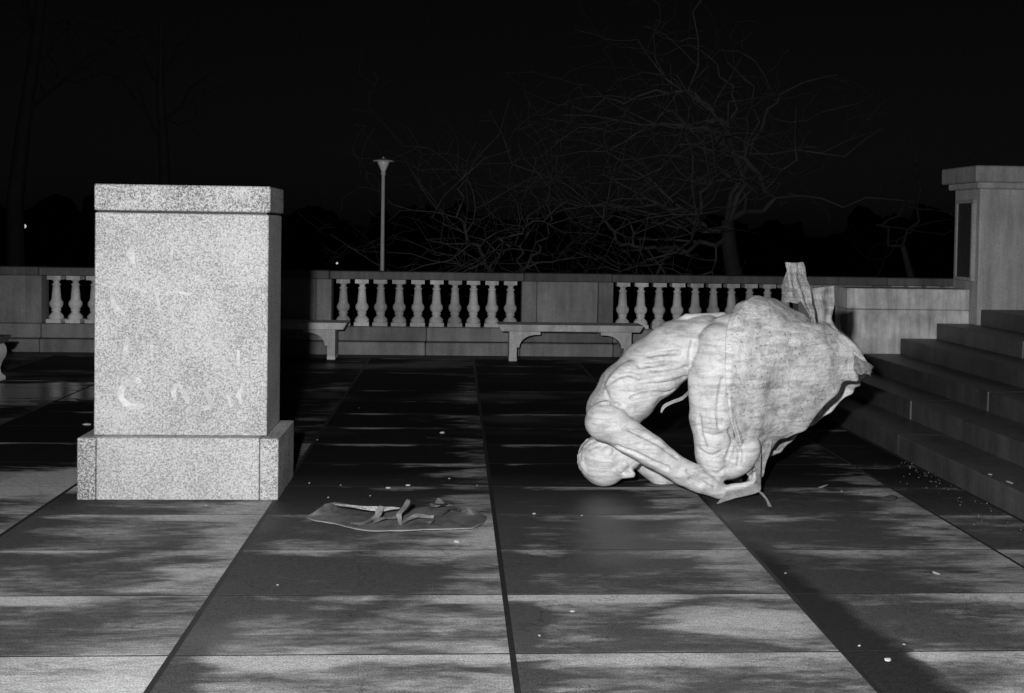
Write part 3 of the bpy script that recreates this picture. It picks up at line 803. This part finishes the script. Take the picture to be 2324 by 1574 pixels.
shell = link('rock_shell', sh_me, M_SHELL, st, smooth=True)

# ---- torn strips
def ribbon(name, rows, parent, mat, th=.008, nv=5, wob=.006, seed=1, sub=3, pleat=0.0):
    """rows: list of (left point, right point); catmull-rom resampled along its length"""
    base = Vector((0, 0, 0)); o = parent
    while o: base = base+o.location; o = o.parent
    def cr(a, b, c, d, t): return .5*((2*b)+(c-a)*t+(2*a-5*b+4*c-d)*t*t+(3*b-a-3*c+d)*t**3)
    L = []
    n = len(rows)
    for i in range(n-1):
        g = [rows[max(0, i-1)], rows[i], rows[i+1], rows[min(n-1, i+2)]]
        for k in range(sub):
            t = k/sub; L.append((cr(*[x[0] for x in g], t), cr(*[x[1] for x in g], t)))
    L.append(rows[-1])
    bm = bmesh.new(); gr = []
    for i, (a, b) in enumerate(L):
        gr.append([])
        for j in range(nv):
            p = a.lerp(b, j/(nv-1))
            p = p+Vector((0, pleat*math.sin(j/(nv-1)*9.4+i*.25), 0))
            p = p+noise.noise_vector(p*14+Vector((seed*3.3, 0, 0)))*wob
            gr[-1].append(bm.verts.new(p-base))
    for i in range(len(L)-1):
        for j in range(nv-1): bm.faces.new((gr[i][j], gr[i][j+1], gr[i+1][j+1], gr[i+1][j]))
    r = bmesh.ops.solidify(bm, geom=bm.faces[:], thickness=th)
    bmesh.ops.recalc_face_normals(bm, faces=bm.faces)
    return link(name, bm2me(bm), mat, parent, smooth=False)
def W(px, py, dy): return S(px, py, dy)
# upper crumpled strip
ribbon('torn_strip', [(W(1782, 597, -.12), W(1823, 597, -.18)), (W(1788, 622, -.12), W(1828, 626, -.15)), (W(1800, 655, -.15), W(1836, 655, -.10)),
                      (W(1818, 685, -.14), W(1843, 680, -.08)), (W(1830, 705, -.10), W(1846, 702, -.06)), (W(1838, 738, -.05), W(1856, 738, -.02)), (W(1846, 760, -.02), W(1866, 760, 0))], st, M_SHELL, .012, 13, .010, 2, 4, .022)
ribbon('torn_strip', [(W(1788, 614, -.10), W(1798, 640, -.16)), (W(1778, 640, -.04), W(1806, 662, -.15)), (W(1777, 668, -.02), W(1816, 682, -.14)), (W(1781, 688, -.03), W(1812, 690, -.10))], st, M_SHELL, .010, 11, .012, 6, 4, .016)
# upper grey plate-like strip
ribbon('torn_strip', [(W(1842, 658, .0), W(1893, 648, .06)), (W(1846, 676, .0), W(1892, 672, .05)), (W(1854, 705, -.02), W(1892, 700, .04)), (W(1861, 735, -.02), W(1886, 722, .03)),
                      (W(1880, 742, -.03), W(1894, 738, .02)), (W(1898, 762, -.03), W(1908, 756, .0)), (W(1914, 784, -.03), W(1922, 778, .0))], st, M_STRIP, .012, 9, .008, 3, 3, .008)
# right corner tongue
ribbon('torn_strip', [(W(1935, 800, -.20), W(1940, 845, -.30)), (W(1955, 818, -.18), W(1958, 852, -.26)), (W(1978, 830, -.12), W(1974, 850, -.20)), (W(1983, 836, -.06), W(1973, 858, -.14))], st, M_SHELL, .012, 6, .016, 8)
# narrow strap down to the floor and its blade
g1 = ground(1626, 1144, .012)
ribbon('torn_strip', [(W(1708, 1020, -.26), W(1728, 1030, -.24)), (W(1712, 1050, -.27), W(1727, 1052, -.25)), (W(1715, 1078, -.28), W(1725, 1078, -.26)), (W(1716, 1098, -.29), W(1727, 1098, -.27)),
                      (W(1700, 1100, -.30), W(1724, 1116, -.30)), (W(1672, 1108, -.305), W(1690, 1126, -.30)), (W(1648, 1122, -.305), W(1660, 1134, -.305)), (g1, g1+Vector((.012, -.006, 0)))], st, M_STRIP, .008, 5, .004, 4, 4)
g2 = ground(1752, 1151, .008)
ribbon('torn_strip', [(W(1720, 1112, -.29), W(1724, 1120, -.29)), (W(1736, 1124, -.28), W(1736, 1132, -.28)), (g2, g2+Vector((-.02, .01, 0)))], st, M_STRIP, .008, 3, .002, 5)
# bent outline strip below the rim
ribbon('torn_strip', [(W(1744, 984, -.16), W(1749, 986, -.16)), (W(1746, 1005, -.14), W(1752, 1006, -.14)), (W(1738, 1030, -.12), W(1746, 1032, -.12)), (W(1730, 1052, -.12), W(1737, 1055, -.12)), (W(1727, 1078, -.12), W(1732, 1080, -.12)),
                      (W(1715, 1090, -.18), W(1716, 1096, -.18)), (W(1703, 1094, -.22), W(1704, 1100, -.22))], st, M_STRIP, .006, 3, .002, 9)
# inner flap of the shell's far side, interior shade put into its dark colour
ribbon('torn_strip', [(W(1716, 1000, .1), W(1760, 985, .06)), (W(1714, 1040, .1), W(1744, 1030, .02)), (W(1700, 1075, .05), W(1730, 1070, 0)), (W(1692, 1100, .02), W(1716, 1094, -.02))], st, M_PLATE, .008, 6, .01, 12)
# thin curl under the belly
ribbon('torn_strip', [(W(1568, 880, -.12), W(1572, 886, -.12)), (W(1548, 900, -.20), W(1550, 908, -.20)), (W(1524, 910, -.24), W(1526, 917, -.24)), (W(1505, 920, -.25), W(1510, 926, -.25)), (W(1499, 936, -.25), W(1502, 938, -.25))], st, M_STRIP, .006, 3, .002, 10)

# ================================================================== torn metal plate on the floor
front = [(697, 1177), (716, 1184), (740, 1187), (775, 1193), (805, 1202), (850, 1207), (920, 1206), (990, 1203), (1060, 1201), (1078, 1198), (1095, 1188), (1104, 1178)]
back = [(695, 1174), (715, 1160), (735, 1146), (758, 1142), (800, 1149), (850, 1156), (920, 1160), (970, 1152), (1010, 1146), (1050, 1152), (1080, 1160), (1103, 1173)]
tp = empty('torn_metal_plate', ground(900, 1180)); tag(tp, 'torn bronze plate with twisted straps lying flat on the paving', 'metal plate')
bm = bmesh.new(); gr_ = []
NVp = 12
def res(l, n):
    out = []
    for i in range(n):
        x = i/(n-1)*(len(l)-1); k = min(int(x), len(l)-2); t = x-k
        out.append((l[k][0]+(l[k+1][0]-l[k][0])*t, l[k][1]+(l[k+1][1]-l[k][1])*t))
    return out
Fr, Bk = res(front, 46), res(back, 46)
for i in range(46):
    row = []
    for j in range(NVp):
        v = j/(NVp-1); u = i/45
        px, py = Fr[i][0]+(Bk[i][0]-Fr[i][0])*v, Fr[i][1]+(Bk[i][1]-Fr[i][1])*v
        lift = .009 + .045*math.exp(-((u-.18)/.15)**2)*v**1.6 - .004*v*(1-v)*4*min(1, 6*u, 6*(1-u)) + .03*math.exp(-((u-.86)/.05)**2)*max(0, v-.5)*2
        p = ground(px, py, lift)
        p.z += .010*noise.noise(p*8)*min(1, 3*v, 3*(1-v)) + .004*noise.noise(p*25)
        p.y += .010*noise.noise(p*11)*(1 if j == 0 else 0)
        p.z = max(p.z, .008); row.append(bm.verts.new(p-tp.location))
    gr_.append(row)
for i in range(45):
    for j in range(NVp-1): bm.faces.new((gr_[i][j], gr_[i+1][j], gr_[i+1][j+1], gr_[i][j+1]))
bmesh.ops.recalc_face_normals(bm, faces=bm.faces)
bmesh.ops.solidify(bm, geom=bm.faces[:], thickness=.007)
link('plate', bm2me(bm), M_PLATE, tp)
def Gd(px, py, z): return ground(px, py, z)
ribbon('torn_flap', [(Gd(752, 1142, .105), Gd(762, 1146, .095)), (Gd(800, 1147, .10), Gd(805, 1153, .085)), (Gd(850, 1149, .09), Gd(858, 1161, .06)), (Gd(880, 1151, .08), Gd(884, 1159, .06)), (Gd(908, 1153, .065), Gd(908, 1155, .06))], tp, M_SHELL, .006, 4, .004, 3)
MS = M_STRAP
rim = [(Gd(*Fr[i], .016), Gd(Fr[i][0], Fr[i][1]-1.6, .020)) for i in range(0, 46, 3)]
ribbon('bent_rim', rim, tp, M_STRIP, .006, 3, .004, 21, 2)
ribbon('twisted_strap', [(Gd(796, 1186, .03), Gd(800, 1198, .025)), (Gd(812, 1184, .035), Gd(815, 1193, .025)), (Gd(835, 1180, .04), Gd(838, 1188, .03)), (Gd(850, 1168, .06), Gd(860, 1172, .055)), (Gd(852, 1158, .08), Gd(866, 1160, .075)), (Gd(862, 1148, .10), Gd(873, 1150, .095))], tp, MS, .010, 5, .012, 5, 5)
ribbon('twisted_strap', [(Gd(845, 1180, .035), Gd(848, 1187, .03)), (Gd(870, 1174, .045), Gd(872, 1180, .04)), (Gd(900, 1171, .045), Gd(902, 1177, .04))], tp, MS, .010, 5, .012, 6, 5)
ribbon('twisted_strap', [(Gd(905, 1188, .025), Gd(912, 1190, .025)), (Gd(902, 1176, .05), Gd(911, 1176, .05)), (Gd(901, 1164, .075), Gd(912, 1166, .075)), (Gd(913, 1152, .10), Gd(922, 1156, .10)), (Gd(922, 1138, .13), Gd(931, 1142, .13)), (Gd(926, 1133, .14), Gd(931, 1136, .14))], tp, MS, .010, 5, .012, 7, 5)
ribbon('twisted_strap', [(Gd(912, 1184, .03), Gd(914, 1190, .025)), (Gd(925, 1173, .05), Gd(930, 1180, .04)), (Gd(945, 1166, .06), Gd(947, 1174, .045)), (Gd(965, 1167, .055), Gd(966, 1175, .04)), (Gd(985, 1170, .05), Gd(984, 1177, .035))], tp, MS, .010, 5, .012, 8, 5)
ribbon('torn_flap', [(Gd(985, 1178, .04), Gd(965, 1186, .03)), (Gd(984, 1186, .035), Gd(968, 1190, .03)), (Gd(978, 1191, .02), Gd(962, 1192, .02))], tp, MS, .006, 5, .012, 9)
ribbon('torn_flap', [(Gd(992, 1130, .13), Gd(998, 1131, .13)), (Gd(985, 1140, .10), Gd(1008, 1139, .10)), (Gd(975, 1146, .06), Gd(1018, 1144, .06)), (Gd(990, 1152, .04), Gd(1030, 1150, .03))], tp, MS, .007, 6, .014, 13)
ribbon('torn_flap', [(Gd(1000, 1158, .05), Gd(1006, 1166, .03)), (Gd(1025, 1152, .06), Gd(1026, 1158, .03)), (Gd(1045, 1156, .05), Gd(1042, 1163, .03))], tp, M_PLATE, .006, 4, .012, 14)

# ================================================================== small debris on the paving
def chip_me(seed, sx, sy, sz):
    R = random.Random(seed); bm = bmesh.new(); bmesh.ops.create_icosphere(bm, subdivisions=1, radius=.5)
    for v in bm.verts:
        k = R.uniform(.7, 1.1); v.co = Vector((v.co.x*sx*k, v.co.y*sy*k, max(-.3, v.co.z)*sz*k+sz*.3))
    return bm2me(bm)
def chip(name, px, py, sx, sy, sz, rz, label, cat, grp, mat=M_CHIP, seed=1):
    sx, sy, sz = sx*.85, sy*.85, sz*.7
    p = ground(px, py); o = link(name, chip_me(seed, sx, sy, sz), mat, None, (p.x, p.y, .002)); o.rotation_euler.z = rz
    tag(o, label, cat, grp)
GR = 'pale chips scattered on the paving'
named = [(880, 1110, .045, .02, .02, 0, 'left of two white bar-shaped chips above the torn plate'), (925, 1104, .042, .02, .02, .15, 'right of two white bar-shaped chips above the torn plate'),
         (1035, 1233, .045, .035, .03, 0, 'rounded white chip on the paving just below the torn plate'), (1003, 985, .05, .03, .03, 0, 'white chip on the dark wet paving beyond the torn plate'),
         (468, 1150, .022, .02, .015, 0, 'white chip on the paving at the foot of the pedestal'), (2015, 1501, .034, .03, .02, .4, 'pale lump in the dark wet strip at lower right'),
         (197, 966, .10, .05, .03, .2, 'white scrap on the dark paving left of the pedestal'), (1212, 1168, .035, .02, .015, 0, 'pale chip on the slab joint right of the torn plate'),
         (2124, 1303, .03, .07, .012, .3, 'pale sliver on the paving near the right picture edge'), (1300, 1390, .035, .03, .012, 0, 'pale flat chip on the light slab below the statue')]
for i, (px, py, a, b, c, rz, lab) in enumerate(named): chip('chip', px, py, a, b, c, rz, lab, 'chip', GR, seed=i)
chip('metal_sliver', 1868, 1106, .035, .20, .012, -.75, 'white pointed sliver lying right of the toppled statue', 'sliver', None, seed=31)
chip('clod', 2022, 1137, .11, .08, .06, .3, 'dark clod on the paving near the foot of the steps', 'clod', None, M_DARKCHIP, 32)
for i, (px, py) in enumerate(((815, 927), (1020, 1088), (773, 1103), (702, 1098), (745, 1131), (840, 1127), (720, 1000), (1083, 1103), (1224, 1445), (1320, 1172), (1783, 1303), (1910, 1117), (1955, 1120), (1950, 1468), (2052, 1465), (630, 1330))):
    s = rs.uniform(.008, .016)
    chip('chip', px, py, s*1.4, s, s*.7, rs.uniform(0, 3), 'tiny pale crumb lying loose on the paving slabs', 'chip', 'tiny crumbs on the paving', seed=50+i)
for px, py, a_, lab in ((2226, 1079, .05, 'small white scuff on the edge of the lowest step'), (2292, 1097, .10, 'long white scuff on the lowest step at the right picture edge')):
    p = ground(px, py, RISE); o = link('chip', chip_me(71, .03, a_, .008), M_CHIP, None, (max(p.x, STEPX+.03), p.y, RISE+.003)); tag(o, lab, 'chip')
# grit swept against the lowest step
bm = bmesh.new(); Rg = random.Random(8)
for i in range(170):
    y = Rg.uniform(3.6, 7.4); x = STEPX-.015-abs(Rg.gauss(0, .12)); s = Rg.uniform(.002, .0055)
    bmesh.ops.create_cube(bm, size=s, matrix=Matrix.Translation((x, y, s*.4)) @ Matrix.Rotation(Rg.uniform(0, 3), 4, (Rg.random(), Rg.random(), 1)))
o = link('grit', bm2me(bm), flat('grit_mix', .16, .9, 0, .6, 40)); o['kind'] = 'stuff'; o['label'] = 'loose pale grit swept against the lowest step'; o['category'] = 'grit'
